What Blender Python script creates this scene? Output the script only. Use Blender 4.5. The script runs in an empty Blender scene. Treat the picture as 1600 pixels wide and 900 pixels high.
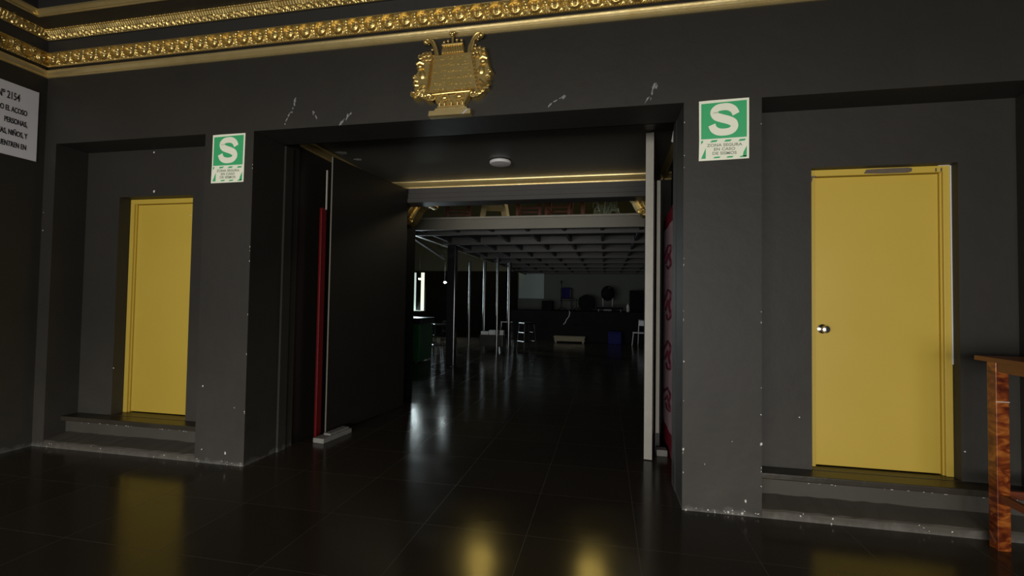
import bpy, bmesh, math, random
from mathutils import Vector, Matrix
random.seed(7)
PI = math.pi
S = bpy.context.scene
COL = S.collection

# ------------------------------------------------------------------ camera
CAMY, CAMZ = -3.1633, 1.3072
yaw, pitch, roll = 0.1996, 0.0292, 0.0154
fw = Vector((-math.sin(yaw)*math.cos(pitch), math.cos(yaw)*math.cos(pitch), math.sin(pitch)))
rt = fw.cross(Vector((0, 0, 1))).normalized(); up = rt.cross(fw)
R = rt*math.cos(roll) + up*math.sin(roll); U = -rt*math.sin(roll) + up*math.cos(roll)
cam_d = bpy.data.cameras.new('camera'); cam = bpy.data.objects.new('camera', cam_d); COL.objects.link(cam)
cam_d.sensor_width = 36; cam_d.lens = 728.65/1600*36; cam_d.clip_start = 0.05; cam_d.clip_end = 100
cam.matrix_world = Matrix(((R.x, U.x, -fw.x, 0), (R.y, U.y, -fw.y, CAMY), (R.z, U.z, -fw.z, CAMZ), (0, 0, 0, 1)))
S.camera = cam
# ------------------------------------------------------------------ world, lights, exposure
w = bpy.data.worlds.new('world'); S.world = w; w.use_nodes = True
w.node_tree.nodes['Background'].inputs[0].default_value = (0.75, 0.85, 1.0, 1)
w.node_tree.nodes['Background'].inputs[1].default_value = 0.3
S.view_settings.view_transform = 'Standard'; S.view_settings.look = 'None'
S.view_settings.exposure = 0.0; S.view_settings.gamma = 1.0; S.view_settings.use_curve_mapping = False
def area(name, loc, target, sx, sy, power, col, spread=PI):
    d = bpy.data.lights.new(name, 'AREA'); d.shape = 'RECTANGLE'; d.size = sx; d.size_y = sy
    d.energy = power; d.color = col; d.spread = spread
    o = bpy.data.objects.new(name, d); COL.objects.link(o); o.location = loc
    o.rotation_euler = (Vector(target)-Vector(loc)).to_track_quat('-Z', 'Y').to_euler()
    return o
# daylight entering by the street entrance behind the camera
area('entrance_daylight', (-1.0, -9.0, 0.95), (-1.0, 0, 1.15), 8.5, 1.9, 600, (1.0, 0.965, 0.90))
# daylight in the upper part of the hall, from skylights over the mezzanine
area('hall_skylight', (1.9, 8.0, 6.6), (0, 6.5, 2.7), 4.0, 5.0, 150, (1.0, 0.88, 0.66))
# daylight behind the hall's side window
area('hall_window_daylight', (-7.1, 12.3, 1.75), (-3.5, 4.0, 0.6), 1.1, 1.7, 170, (0.80, 0.95, 0.98))

# ------------------------------------------------------------------ materials
def mat(name, base, rough=0.5, metal=0.0, spec=0.5, noise=None, bump=0.0, nscale=6.0, emis=None, estr=0):
    m = bpy.data.materials.new(name); m.use_nodes = True
    nt = m.node_tree; b = nt.nodes['Principled BSDF']
    b.inputs['Base Color'].default_value = (*base, 1)
    b.inputs['Roughness'].default_value = rough; b.inputs['Metallic'].default_value = metal
    b.inputs['Specular IOR Level'].default_value = spec
    if emis: b.inputs['Emission Color'].default_value = (*emis, 1); b.inputs['Emission Strength'].default_value = estr
    tc = nt.nodes.new('ShaderNodeTexCoord')
    n = nt.nodes.new('ShaderNodeTexNoise'); n.inputs['Scale'].default_value = nscale; n.inputs['Detail'].default_value = 6
    nt.links.new(tc.outputs['Object'], n.inputs['Vector'])
    if noise is None: noise = tuple(min(1, c*1.12) for c in base)
    mx = nt.nodes.new('ShaderNodeMix'); mx.data_type = 'RGBA'
    mx.inputs[6].default_value = (*base, 1); mx.inputs[7].default_value = (*noise, 1)
    nt.links.new(n.outputs[0], mx.inputs[0]); nt.links.new(mx.outputs[2], b.inputs['Base Color'])
    if bump:
        bp = nt.nodes.new('ShaderNodeBump'); bp.inputs['Strength'].default_value = bump; bp.inputs['Distance'].default_value = 0.01
        n2 = nt.nodes.new('ShaderNodeTexNoise'); n2.inputs['Scale'].default_value = nscale*4; n2.inputs['Detail'].default_value = 5
        nt.links.new(tc.outputs['Object'], n2.inputs['Vector'])
        nt.links.new(n2.outputs[0], bp.inputs['Height']); nt.links.new(bp.outputs[0], b.inputs['Normal'])
    return m

def N(nt, t, **kw):
    n = nt.nodes.new(t)
    for k, v in kw.items(): setattr(n, k, v)
    return n

def wall_paint(name, base, worn, rough=0.55, scuff_top=0.10, scuff_col=(0.17, 0.165, 0.15), scuff_amt=1.0):
    """matt black paint, blotchy; bare plaster rubbed through along the very bottom"""
    m = mat(name, base, rough, noise=worn, bump=0.25, nscale=2.2, spec=0.35)
    nt = m.node_tree; b = nt.nodes['Principled BSDF']
    src = b.inputs['Base Color'].links[0].from_socket
    tc = N(nt, 'ShaderNodeTexCoord'); sx = N(nt, 'ShaderNodeSeparateXYZ'); nt.links.new(tc.outputs['Object'], sx.inputs[0])
    nz = N(nt, 'ShaderNodeTexNoise'); nz.inputs['Scale'].default_value = 11; nz.inputs['Detail'].default_value = 8; nz.inputs['Roughness'].default_value = 0.7
    nt.links.new(tc.outputs['Object'], nz.inputs['Vector'])
    mr = N(nt, 'ShaderNodeMapRange'); mr.inputs[1].default_value = 0.0; mr.inputs[2].default_value = scuff_top; mr.inputs[3].default_value = 0.30; mr.inputs[4].default_value = -0.25
    nt.links.new(sx.outputs[2], mr.inputs[0])
    ad = N(nt, 'ShaderNodeMath', operation='ADD'); nt.links.new(nz.outputs[0], ad.inputs[0]); nt.links.new(mr.outputs[0], ad.inputs[1])
    m2 = N(nt, 'ShaderNodeMapRange'); m2.inputs[1].default_value = 0.60; m2.inputs[2].default_value = 0.90; m2.inputs[4].default_value = scuff_amt
    nt.links.new(ad.outputs[0], m2.inputs[0])
    mx = N(nt, 'ShaderNodeMix', data_type='RGBA'); mx.inputs[7].default_value = (*scuff_col, 1)
    # lower part of the wall mixed patchily lighter towards the floor
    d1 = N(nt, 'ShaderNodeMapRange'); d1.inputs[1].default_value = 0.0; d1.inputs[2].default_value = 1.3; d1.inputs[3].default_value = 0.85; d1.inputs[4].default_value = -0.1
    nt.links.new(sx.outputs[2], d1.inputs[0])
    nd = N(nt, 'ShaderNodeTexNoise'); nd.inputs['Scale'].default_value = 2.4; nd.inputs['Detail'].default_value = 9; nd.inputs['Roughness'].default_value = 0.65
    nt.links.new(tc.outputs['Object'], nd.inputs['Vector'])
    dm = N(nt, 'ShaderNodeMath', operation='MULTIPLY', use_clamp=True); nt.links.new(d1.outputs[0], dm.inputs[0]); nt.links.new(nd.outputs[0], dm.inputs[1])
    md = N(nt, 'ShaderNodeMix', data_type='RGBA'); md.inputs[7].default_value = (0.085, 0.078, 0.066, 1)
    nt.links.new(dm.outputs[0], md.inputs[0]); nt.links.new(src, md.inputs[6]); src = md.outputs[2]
    nt.links.new(m2.outputs[0], mx.inputs[0]); nt.links.new(src, mx.inputs[6])
    nt.links.new(mx.outputs[2], b.inputs['Base Color'])
    return m

M = {}
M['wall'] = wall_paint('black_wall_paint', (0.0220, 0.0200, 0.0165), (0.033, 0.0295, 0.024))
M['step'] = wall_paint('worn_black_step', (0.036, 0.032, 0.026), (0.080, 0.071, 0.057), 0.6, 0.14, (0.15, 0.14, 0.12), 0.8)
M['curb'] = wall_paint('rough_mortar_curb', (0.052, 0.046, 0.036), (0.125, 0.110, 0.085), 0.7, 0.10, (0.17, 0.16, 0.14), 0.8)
M['slab'] = mat('dark_slab', (0.022, 0.020, 0.016), 0.34, noise=(0.060, 0.050, 0.034), bump=0.2, nscale=5)
M['ceil'] = mat('black_ceiling_paint', (0.030, 0.029, 0.027), 0.42, noise=(0.046, 0.044, 0.041), bump=0.1, nscale=2)
M['ceilp'] = mat('passage_ceiling_black_paint', (0.10, 0.10, 0.088), 0.4, noise=(0.14, 0.14, 0.125), bump=0.1, nscale=2)
M['hall'] = mat('hall_black_paint', (0.008, 0.008, 0.008), 0.8, spec=0.15, noise=(0.018, 0.018, 0.018), nscale=2)
M['lintel'] = mat('inner_lintel_black_gloss', (0.030, 0.027, 0.025), 0.55, noise=(0.045, 0.040, 0.036), bump=0.1, nscale=2)
M['hallback'] = mat('hall_back_wall_green_grey', (0.13, 0.155, 0.14), 0.7, noise=(0.18, 0.205, 0.185), nscale=1.2)
M['screen'] = mat('pale_screen_cloth', (0.52, 0.68, 0.68), 0.6, noise=(0.60, 0.76, 0.76), nscale=3)
M['gold'] = mat('gold_leaf', (0.68, 0.48, 0.14), 0.31, 0.84, noise=(0.86, 0.66, 0.28), bump=0.05, nscale=14)
M['goldsm'] = mat('gold_paint_smooth', (0.62, 0.45, 0.16), 0.30, 0.65, noise=(0.76, 0.62, 0.32), bump=0.08, nscale=9)
M['yellow'] = mat('mustard_yellow_enamel', (0.53, 0.368, 0.042), 0.40, noise=(0.60, 0.425, 0.070), bump=0.05, nscale=1.6)
M['primer'] = mat('scraped_brown_primer', (0.085, 0.060, 0.040), 0.6, noise=(0.14, 0.11, 0.08), nscale=20)
M['chip'] = mat('bare_white_plaster', (0.62, 0.60, 0.55), 0.8)
M['steel'] = mat('brushed_steel', (0.62, 0.60, 0.58), 0.22, 1.0, nscale=20)
M['white'] = mat('sign_white_vinyl', (0.88, 0.90, 0.70), 0.5, noise=(0.92, 0.92, 0.76), nscale=7)
M['green'] = mat('sign_green_vinyl', (0.045, 0.40, 0.15), 0.42, noise=(0.06, 0.48, 0.19), nscale=5)
M['ink'] = mat('sign_grey_print', (0.26, 0.30, 0.23), 0.5)
M['black_ink'] = mat('black_print', (0.02, 0.02, 0.022), 0.5)
M['poster'] = mat('white_poster_board', (0.72, 0.70, 0.74), 0.5)
M['tape'] = mat('torn_clear_tape', (0.10, 0.10, 0.098), 0.25, noise=(0.42, 0.42, 0.41), bump=0.8, nscale=40)
M['paper'] = mat('white_paper_scrap', (0.42, 0.42, 0.42), 0.7)
M['leaf'] = mat('black_satin_gate', (0.016, 0.014, 0.012), 0.38, noise=(0.022, 0.020, 0.017), bump=0.05, nscale=3)
M['edge'] = mat('grey_painted_gate_edge', (0.28, 0.265, 0.22), 0.45, noise=(0.38, 0.36, 0.31), bump=0.1, nscale=9)
M['edge2'] = mat('pale_worn_edge', (0.40, 0.39, 0.33), 0.5, noise=(0.5, 0.48, 0.4), nscale=9)
M['red'] = mat('crimson_banner_cloth', (0.22, 0.005, 0.022), 0.6, noise=(0.34, 0.008, 0.035), nscale=5)
M['redgloss'] = mat('red_gloss_paint', (0.10, 0.002, 0.003), 0.4, noise=(0.15, 0.003, 0.004), nscale=6)
M['pink'] = mat('pink_white_print', (0.42, 0.27, 0.32), 0.5, noise=(0.55, 0.38, 0.42), nscale=8)
M['maroon'] = mat('maroon_print', (0.10, 0.012, 0.03), 0.5)
M['concrete'] = mat('grey_concrete_block', (0.17, 0.165, 0.15), 0.85, noise=(0.27, 0.26, 0.24), bump=0.5, nscale=18)
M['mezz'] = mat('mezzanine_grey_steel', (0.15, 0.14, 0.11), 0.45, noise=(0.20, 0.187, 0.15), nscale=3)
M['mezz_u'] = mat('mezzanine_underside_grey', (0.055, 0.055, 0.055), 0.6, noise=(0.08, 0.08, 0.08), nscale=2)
M['cream'] = mat('cream_plastic', (0.62, 0.52, 0.28), 0.4)
M['redwood'] = mat('red_brown_wood', (0.13, 0.028, 0.012), 0.4, noise=(0.20, 0.05, 0.02), nscale=9)
M['topwood'] = mat('reddish_varnished_wood', (0.13, 0.035, 0.012), 0.35, noise=(0.24, 0.065, 0.018), nscale=8)
M['matte'] = mat('matt_black_stage_gear', (0.010, 0.010, 0.011), 0.85, spec=0.12)
M['darkred'] = mat('dark_red_upholstery', (0.06, 0.010, 0.008), 0.6)
M['foliage'] = mat('grey_green_carving', (0.16, 0.20, 0.13), 0.4, noise=(0.34, 0.38, 0.26), nscale=12)
M['palegreen'] = mat('pale_green_wall', (0.30, 0.34, 0.20), 0.7, noise=(0.36, 0.40, 0.25), nscale=2)
M['tube'] = mat('dark_chrome_tube', (0.12, 0.125, 0.125), 0.22, 1.0)
M['column'] = mat('dark_glossy_column', (0.05, 0.05, 0.055), 0.15, 0.6)
M['barGreen'] = mat('green_bar_front', (0.006, 0.10, 0.018), 0.4, noise=(0.01, 0.14, 0.03), nscale=3)
M['blk'] = mat('black_plastic', (0.013, 0.013, 0.014), 0.4)
M['blue'] = mat('blue_plastic', (0.008, 0.010, 0.13), 0.6, spec=.2)
M['tan'] = mat('tan_plywood', (0.26, 0.23, 0.14), 0.6, noise=(0.34, 0.30, 0.2), nscale=6)
M['whiteplastic'] = mat('white_plastic', (0.7, 0.72, 0.72), 0.4)
M['lamp'] = mat('white_lamp_plastic', (0.80, 0.78, 0.78), 0.45)
M['bulb'] = mat('lit_white_bulb', (0.8, 0.9, 0.9), 0.4, emis=(0.85, 1, 1), estr=70)
M['pane'] = mat('daylit_window_pane', (0.4, 0.45, 0.4), 0.2, emis=(0.60, 0.74, 0.66), estr=0.8)
M['pane2'] = mat('bright_window_pane', (0.4, 0.45, 0.4), 0.2, emis=(0.80, 0.88, 0.66), estr=1.3)
M['amber'] = mat('lit_amber_glass', (0.6, 0.45, 0.1), 0.3, emis=(1.0, 0.70, 0.15), estr=24)
M['frame'] = mat('pale_window_frame', (0.50, 0.54, 0.44), 0.5)

# varnished wood with streaks
m = mat('varnished_orange_wood', (0.16, 0.033, 0.010), 0.28); M['wood'] = m
nt = m.node_tree; b = nt.nodes['Principled BSDF']
tc = N(nt, 'ShaderNodeTexCoord'); mp = N(nt, 'ShaderNodeMapping'); mp.inputs['Scale'].default_value = (3.2, 3.2, 6.5); mp.inputs['Rotation'].default_value = (0.45, 0.55, 0)
nz = N(nt, 'ShaderNodeTexNoise'); nz.inputs['Scale'].default_value = 2.6; nz.inputs['Detail'].default_value = 8; nz.inputs['Distortion'].default_value = 1.6
cr = N(nt, 'ShaderNodeValToRGB'); e = cr.color_ramp.elements
e[0].position = 0.36; e[0].color = (0.075, 0.012, 0.004, 1); e[1].position = 0.66; e[1].color = (0.44, 0.135, 0.022, 1)
x_ = e.new(0.5); x_.color = (0.21, 0.042, 0.009, 1)
nt.links.new(tc.outputs['Object'], mp.inputs[0]); nt.links.new(mp.outputs[0], nz.inputs['Vector']); nt.links.new(nz.outputs[0], cr.inputs[0]); nt.links.new(cr.outputs[0], b.inputs['Base Color'])

# floor tiles
m = mat('dark_glossy_floor_tiles', (0.03, 0.025, 0.02), 0.2); M['floor'] = m
nt = m.node_tree; b = nt.nodes['Principled BSDF']; b.inputs['Specular IOR Level'].default_value = 0.27
tc = N(nt, 'ShaderNodeTexCoord'); mp = N(nt, 'ShaderNodeMapping')
TX, TY = 0.605, 0.588
mp.inputs['Location'].default_value = (1.0313, 1.137, 0)
bk = N(nt, 'ShaderNodeTexBrick'); bk.offset = 0; bk.squash = 1
for k, v in {'Scale': 1.0, 'Mortar Size': 0.0016, 'Mortar Smooth': 0.3, 'Brick Width': TX, 'Row Height': TY, 'Bias': 0.0}.items(): bk.inputs[k].default_value = v
bk.inputs['Color1'].default_value = (0.040, 0.033, 0.024, 1); bk.inputs['Color2'].default_value = (0.049, 0.039, 0.028, 1)
bk.inputs['Mortar'].default_value = (0.13, 0.112, 0.09, 1)
nt.links.new(tc.outputs['Object'], mp.inputs[0]); nt.links.new(mp.outputs[0], bk.inputs['Vector'])
nt.links.new(bk.outputs['Color'], b.inputs['Base Color'])
n1 = N(nt, 'ShaderNodeTexNoise'); n1.inputs['Scale'].default_value = 3.5; n1.inputs['Detail'].default_value = 7
nt.links.new(tc.outputs['Object'], n1.inputs['Vector'])
mr = N(nt, 'ShaderNodeMapRange'); mr.inputs[1].default_value = 0.3; mr.inputs[2].default_value = 0.7; mr.inputs[3].default_value = 0.14; mr.inputs[4].default_value = 0.21
nt.links.new(n1.outputs[0], mr.inputs[0])
ad = N(nt, 'ShaderNodeMath', operation='MULTIPLY_ADD'); ad.inputs[1].default_value = 0.3
nt.links.new(bk.outputs['Fac'], ad.inputs[0]); nt.links.new(mr.outputs[0], ad.inputs[2]); nt.links.new(ad.outputs[0], b.inputs['Roughness'])
bpn = N(nt, 'ShaderNodeBump'); bpn.inputs['Strength'].default_value = 0.06; bpn.inputs['Distance'].default_value = 0.004
n3 = N(nt, 'ShaderNodeTexNoise'); n3.inputs['Scale'].default_value = 7
nt.links.new(tc.outputs['Object'], n3.inputs['Vector']); nt.links.new(n3.outputs[0], bpn.inputs['Height']); nt.links.new(bpn.outputs[0], b.inputs['Normal'])

# ------------------------------------------------------------------ mesh helpers
class MB:
    def __init__(s): s.bm = bmesh.new()
    def box(s, x0, x1, y0, y1, z0, z1, bev=0, rot=None):
        r = bmesh.ops.create_cube(s.bm, size=1)['verts']
        for v in r:
            v.co = Vector(((x0+x1)/2+v.co.x*(x1-x0), (y0+y1)/2+v.co.y*(y1-y0), (z0+z1)/2+v.co.z*(z1-z0)))
        if bev:
            es = {e for v in r for e in v.link_edges}
            bmesh.ops.bevel(s.bm, geom=list(es), offset=bev, segments=2, affect='EDGES', profile=0.6)
        return s
    def bar(s, a, b, w, h=None, up_=(0, 0, 1)):
        a, b = Vector(a), Vector(b); h = h or w
        d = (b-a).normalized(); u = Vector(up_)
        if abs(d.dot(u)) > 0.98: u = Vector((0, 1, 0))
        r = d.cross(u).normalized(); u = r.cross(d)
        vs = []
        for p in (a, b):
            for i, j in ((-1, -1), (1, -1), (1, 1), (-1, 1)): vs.append(s.bm.verts.new(p+r*i*w/2+u*j*h/2))
        for f in ((0, 1, 2, 3), (7, 6, 5, 4), (0, 4, 5, 1), (1, 5, 6, 2), (2, 6, 7, 3), (3, 7, 4, 0)):
            s.bm.faces.new([vs[k] for k in f])
        return s
    def tube(s, pts, r, n=10, r1=None):
        pts = [Vector(p) for p in pts]; rings = []; K = len(pts)
        prev = None
        for i, p in enumerate(pts):
            d = (pts[min(i+1, K-1)]-pts[max(i-1, 0)]).normalized()
            if prev is None:
                u = Vector((0, 0, 1)) if abs(d.z) < 0.9 else Vector((0, 1, 0))
                a = d.cross(u).normalized()
            else:
                a = (prev-d*prev.dot(d)).normalized()
            prev = a; b = d.cross(a)
            rr = r if r1 is None else r+(r1-r)*i/(K-1)
            rings.append([s.bm.verts.new(p+a*math.cos(2*PI*k/n)*rr+b*math.sin(2*PI*k/n)*rr) for k in range(n)])
        for i in range(K-1):
            for k in range(n): s.bm.faces.new((rings[i][k], rings[i][(k+1) % n], rings[i+1][(k+1) % n], rings[i+1][k]))
        s.bm.faces.new(rings[0][::-1]); s.bm.faces.new(rings[-1])
        return s
    def ball(s, c, r, sc=(1, 1, 1), n=12):
        v = bmesh.ops.create_uvsphere(s.bm, u_segments=n, v_segments=max(6, n//2+1), radius=r)['verts']
        for q in v: q.co = Vector((c[0]+q.co.x*sc[0], c[1]+q.co.y*sc[1], c[2]+q.co.z*sc[2]))
        return s
    def lathe(s, c, prof, n=32, axis='z'):
        rings = []
        for r, h in prof:
            ring = []
            for k in range(n):
                a = 2*PI*k/n; x, y = math.cos(a)*max(r, 1e-4), math.sin(a)*max(r, 1e-4)
                p = (x, y, h) if axis == 'z' else (x, h, y)
                ring.append(s.bm.verts.new(Vector(c)+Vector(p)))
            rings.append(ring)
        for i in range(len(rings)-1):
            for k in range(n): s.bm.faces.new((rings[i][k], rings[i][(k+1) % n], rings[i+1][(k+1) % n], rings[i+1][k]))
        s.bm.faces.new(rings[0][::-1]); s.bm.faces.new(rings[-1])
        return s
    def prism(s, pts, y0, y1, inset=0.0):
        """outline in x,z pulled from y0 (back) to y1 (front), with a rounded front edge"""
        n = len(pts); c = Vector((sum(p[0] for p in pts)/n, 0, sum(p[1] for p in pts)/n))
        A = [s.bm.verts.new((p[0], y0, p[1])) for p in pts]
        levels = [A]
        if inset:
            ym = y0+(y1-y0)*0.6
            levels.append([s.bm.verts.new((p[0], ym, p[1])) for p in pts])
            B = []
            for i, p in enumerate(pts):
                a = Vector(pts[i-1]); q = Vector(pts[(i+1) % n]); t = (q-a).normalized(); nn = Vector((-t.y, t.x))
                if nn.dot(Vector((c.x, c.z))-Vector(p)) < 0: nn = -nn
                B.append(s.bm.verts.new((p[0]+nn.x*inset, y1, p[1]+nn.y*inset)))
            levels.append(B)
        else:
            levels.append([s.bm.verts.new((p[0], y1, p[1])) for p in pts])
        for i in range(len(levels)-1):
            a, b = levels[i], levels[i+1]
            for k in range(n): s.bm.faces.new((a[k], a[(k+1) % n], b[(k+1) % n], b[k]))
        f1 = s.bm.faces.new(levels[-1]); f0 = s.bm.faces.new(A[::-1])
        return s
    def build(s, name, m, parent=None, smooth=False, mats=None, loc=None):
        bmesh.ops.recalc_face_normals(s.bm, faces=s.bm.faces)
        me = bpy.data.meshes.new(name); s.bm.to_mesh(me); s.bm.free()
        me.materials.append(m)
        if smooth:
            for p in me.polygons: p.use_smooth = True
            if hasattr(me, 'set_sharp_from_angle'): me.set_sharp_from_angle(angle=math.radians(40))
        o = bpy.data.objects.new(name, me); COL.objects.link(o)
        if parent is not None:
            o.parent = parent; bpy.context.view_layer.update() if False else None
            o.matrix_parent_inverse = Matrix.Translation(parent.location).inverted() if parent.type == 'EMPTY' and parent.parent is None and parent.get('world_parts') else Matrix()
        return o
def struct(o): o['kind'] = 'structure'; return o
def tag(o, label, cat, group=None, kind=None):
    o['label'] = label; o['category'] = cat
    if group: o['group'] = group
    if kind: o['kind'] = kind
    return o
def empty(name, loc=(0, 0, 0), rz=0, world=False):
    """world=True: parts are written in world coordinates"""
    o = bpy.data.objects.new(name, None); COL.objects.link(o); o.location = loc; o.rotation_euler = (0, 0, rz)
    o.empty_display_size = 0.1
    if world: o['world_parts'] = 1
    return o
def kids(o): return [c for c in bpy.data.objects if c.parent == o]
def copy_tree(o, parent=None):
    c = o.copy(); COL.objects.link(c); c.parent = parent
    for ch in kids(o): 
        if ch is not c: copy_tree(ch, c)
    return c
def text(name, s, size, m, parent, origin, xdir, bold=0.0, align='CENTER', sx=1.0, spacing=1.0):
    """flat lettering lying on a plane: origin, xdir = reading direction, z up"""
    c = bpy.data.curves.new(name, 'FONT'); c.body = s; c.size = size; c.align_x = align; c.align_y = 'CENTER'
    c.offset = bold; c.extrude = 0.0006; c.space_character = spacing
    t = bpy.data.objects.new(name+'_curve', c); COL.objects.link(t)
    bpy.context.view_layer.update()
    me = bpy.data.meshes.new_from_object(t); bpy.data.objects.remove(t)
    X = Vector(xdir); Z = Vector((0, 0, 1)); Yn = X.cross(Z)
    for v in me.vertices:
        v.co = Vector(origin)+X*v.co.x*sx+Z*v.co.y+Yn*(v.co.z)
    me.materials.clear(); me.materials.append(m)
    o = bpy.data.objects.new(name, me); COL.objects.link(o); o.parent = parent
    if parent is not None and parent.get('world_parts'): o.matrix_parent_inverse = Matrix.Translation(parent.location).inverted()
    return o

# ================================================================== STRUCTURE
XL, XR, YB, ZC = -4.845, 4.6, -5.2, 3.72        # lobby
xa, xb, xA, xB, xC, xD = -4.72, -3.185, -2.736, 0.4845, 0.9527, 2.482
ZR, ZL = 2.622, 2.621
# floor: one slab for lobby, passage and hall
f = MB(); f.box(-9.5, 6.0, YB-5.0, 17.0, -0.2, 0.0); struct(f.build('floor', M['floor']))
# front wall with its piers, recesses and door niches
wl = MB()
wl.box(XL-0.3, xa, 0, 0.56, 0, ZC)
wl.box(xb, xA, 0, 0.56, 0, ZC); wl.box(xB, xC, 0, 0.46, 0, ZC); wl.box(xD, XR, 0, 0.56, 0, ZC)
wl.box(xA, xB, 0, 0.345, ZL, ZC)
for (a, b, n0, n1, nt_) in ((xa, xb, -4.345, -3.555, 2.20), (xC, xD, 1.335, 2.172, 2.232)):
    wl.box(a, b, 0, 0.56, ZR, ZC)
    wl.box(a, n0, 0.26, 0.56, 0, ZR); wl.box(n1, b, 0.26, 0.56, 0, ZR); wl.box(n0, n1, 0.26, 0.56, nt_, ZR)
    wl.box(n0, n1, 0.46, 0.56, 0, nt_)
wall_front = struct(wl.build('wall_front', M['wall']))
# pier reveals: shallow rebate step on both sides of the passage
rb = MB(); rb.box(xA, xA+0.018, 0.36, 0.455, 0.001, ZL-0.001); rb.box(xB-0.004, xB, 0.30, 0.455, 0.001, ZL-0.001)
struct(rb.build('trim_1', M['wall']))
# recess steps
k = 2
for a, b, n0, n1 in ((xa, xb, -4.345, -3.555), (xC, xD, 1.335, 2.172)):
    s = MB(); pr = [(0.001, 0), (0.001, .044), (.012, .054), (.166, .092), (.166, 0)]
    rows = [[s.bm.verts.new((x, y, z)) for y, z in pr] for x in [a+.001+(b-a-.002)*i/24 for i in range(25)]]
    rnd = random.Random(k)
    for r_ in rows:
        for v in r_[1:4]: v.co.z += rnd.uniform(-.004, .004); 
    for i in range(24):
        for q in range(5): s.bm.faces.new((rows[i][q], rows[i][(q+1) % 5], rows[i+1][(q+1) % 5], rows[i+1][q]))
    s.bm.faces.new(rows[0]); s.bm.faces.new(rows[-1][::-1])
    struct(s.build('trim_%d' % (k+15), M['curb']))
    s = MB(); s.box(a+.001, b-.001, 0.166, 0.259, 0.0, 0.196)
    struct(s.build('trim_%d' % k, M['step'])); k += 1
    s = MB(); s.box(a+.001, b-.001, 0.118, 0.2595, 0.196, 0.236, 0.008); s.box(n0+.001, n1-.001, 0.255, 0.458, 0.190, 0.238)
    struct(s.build('trim_%d' % k, M['slab'])); k += 1
# other lobby walls and ceiling
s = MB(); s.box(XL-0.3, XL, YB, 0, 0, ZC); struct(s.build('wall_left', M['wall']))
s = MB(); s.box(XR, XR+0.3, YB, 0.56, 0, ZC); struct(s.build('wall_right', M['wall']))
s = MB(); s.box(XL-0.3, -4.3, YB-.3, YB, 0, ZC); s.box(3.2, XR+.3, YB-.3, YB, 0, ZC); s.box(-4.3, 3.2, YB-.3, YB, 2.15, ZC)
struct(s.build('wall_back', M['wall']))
s = MB(); s.box(XL-0.3, XR+.3, YB-.3, 0.56, ZC, ZC+.2); struct(s.build('ceiling', M['ceil']))

# black stepped cornice backing, along front wall and left wall
def swept(prof, name, m, smooth=False, kind=True):
    """prof: list of (p, z) with p = projection from the wall; mitred at the left corner"""
    s = MB()
    rows = []
    for p, z in prof:
        rows.append([s.bm.verts.new((XL+p, YB+.01, z)), s.bm.verts.new((XL+p, -p, z)), s.bm.verts.new((XR-.001, -p, z))])
    n = len(rows)
    for i in range(n):
        a, b = rows[i], rows[(i+1) % n]
        for q in range(2): s.bm.faces.new((a[q], a[q+1], b[q+1], b[q]))
    s.bm.faces.new([r[0] for r in rows]); s.bm.faces.new([r[2] for r in rows])
    return struct(s.build(name, m, smooth=smooth))
swept([(0.0005, 3.268), (0.004, 3.268), (0.004, 3.30), (0.0005, 3.30)], 'trim_6', M['blk'])
swept([(0.0005, 3.430), (0.012, 3.430), (0.022, 3.522), (0.035, 3.524), (0.086, 3.594), (0.245, 3.594), (0.262, 3.655), (0.262, ZC-.001), (0.0005, ZC-.001)], 'trim_7', M['ceil'])
# smooth gold lower strip: cyma profile
swept([(0.0005, 3.207), (0.010, 3.207), (0.016, 3.213), (0.016, 3.222), (0.012, 3.228), (0.018, 3.236), (0.026, 3.248), (0.030, 3.260), (0.030, 3.2675), (0.0005, 3.2675)], 'trim_8', M['goldsm'])
# smooth gold upper strip
swept([(0.236, 3.590), (0.246, 3.588), (0.252, 3.597), (0.250, 3.606), (0.256, 3.616), (0.264, 3.628), (0.266, 3.642), (0.240, 3.642)], 'trim_9', M['goldsm'])

def relief(name, p0, z0, p1, z1, fn, du, nv, beads=None):
    """carved band: grid between (p0,z0) and (p1,z1); fn(u, t) gives the height of the carving"""
    H = math.hypot(p1-p0, z1-z0); nx, nz_ = (z1-z0)/H, -(p1-p0)/H      # outward normal (p, z)
    s = MB()
    # front wall run
    def run(conv, L, u0):
        nu = int(L/du); g = []
        for i in range(nu+1):
            u = u0+i*L/nu; col = []
            for j in range(nv+1):
                t = j/nv; h = fn(u, t*H, H)
                edge = 0 if j in (0, nv) else 1
                p = p0+(p1-p0)*t+nx*h*edge; z = z0+(z1-z0)*t+nz_*h*edge
                col.append(s.bm.verts.new(conv(u, p, z)))
            g.append(col)
        for i in range(nu):
            for j in range(nv): s.bm.faces.new((g[i][j], g[i+1][j], g[i+1][j+1], g[i][j+1]))
    run(lambda u, p, z: (max(u, XL+p), -p, z), 2.9-XL, XL)
    run(lambda u, p, z: (XL+p, -max(u, p), z), 2.6, 0.0)
    if beads:
        P, r, tt = beads
        pc, zc = p0+(p1-p0)*tt+nx*0.006, z0+(z1-z0)*tt+nz_*0.006
        u = XL+pc+P/2
        while u < 2.2: s.ball((u, -pc, zc), r, n=8); u += P
        u = pc+P/2
        while u < 2.5: s.ball((XL+pc, -u, zc), r, n=8); u += P
    bmesh.ops.remove_doubles(s.bm, verts=s.bm.verts, dist=1e-6)
    return struct(s.build(name, M['gold'], smooth=True))
def g(x, c, w_): return math.exp(-((x-c)/w_)**2)
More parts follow.
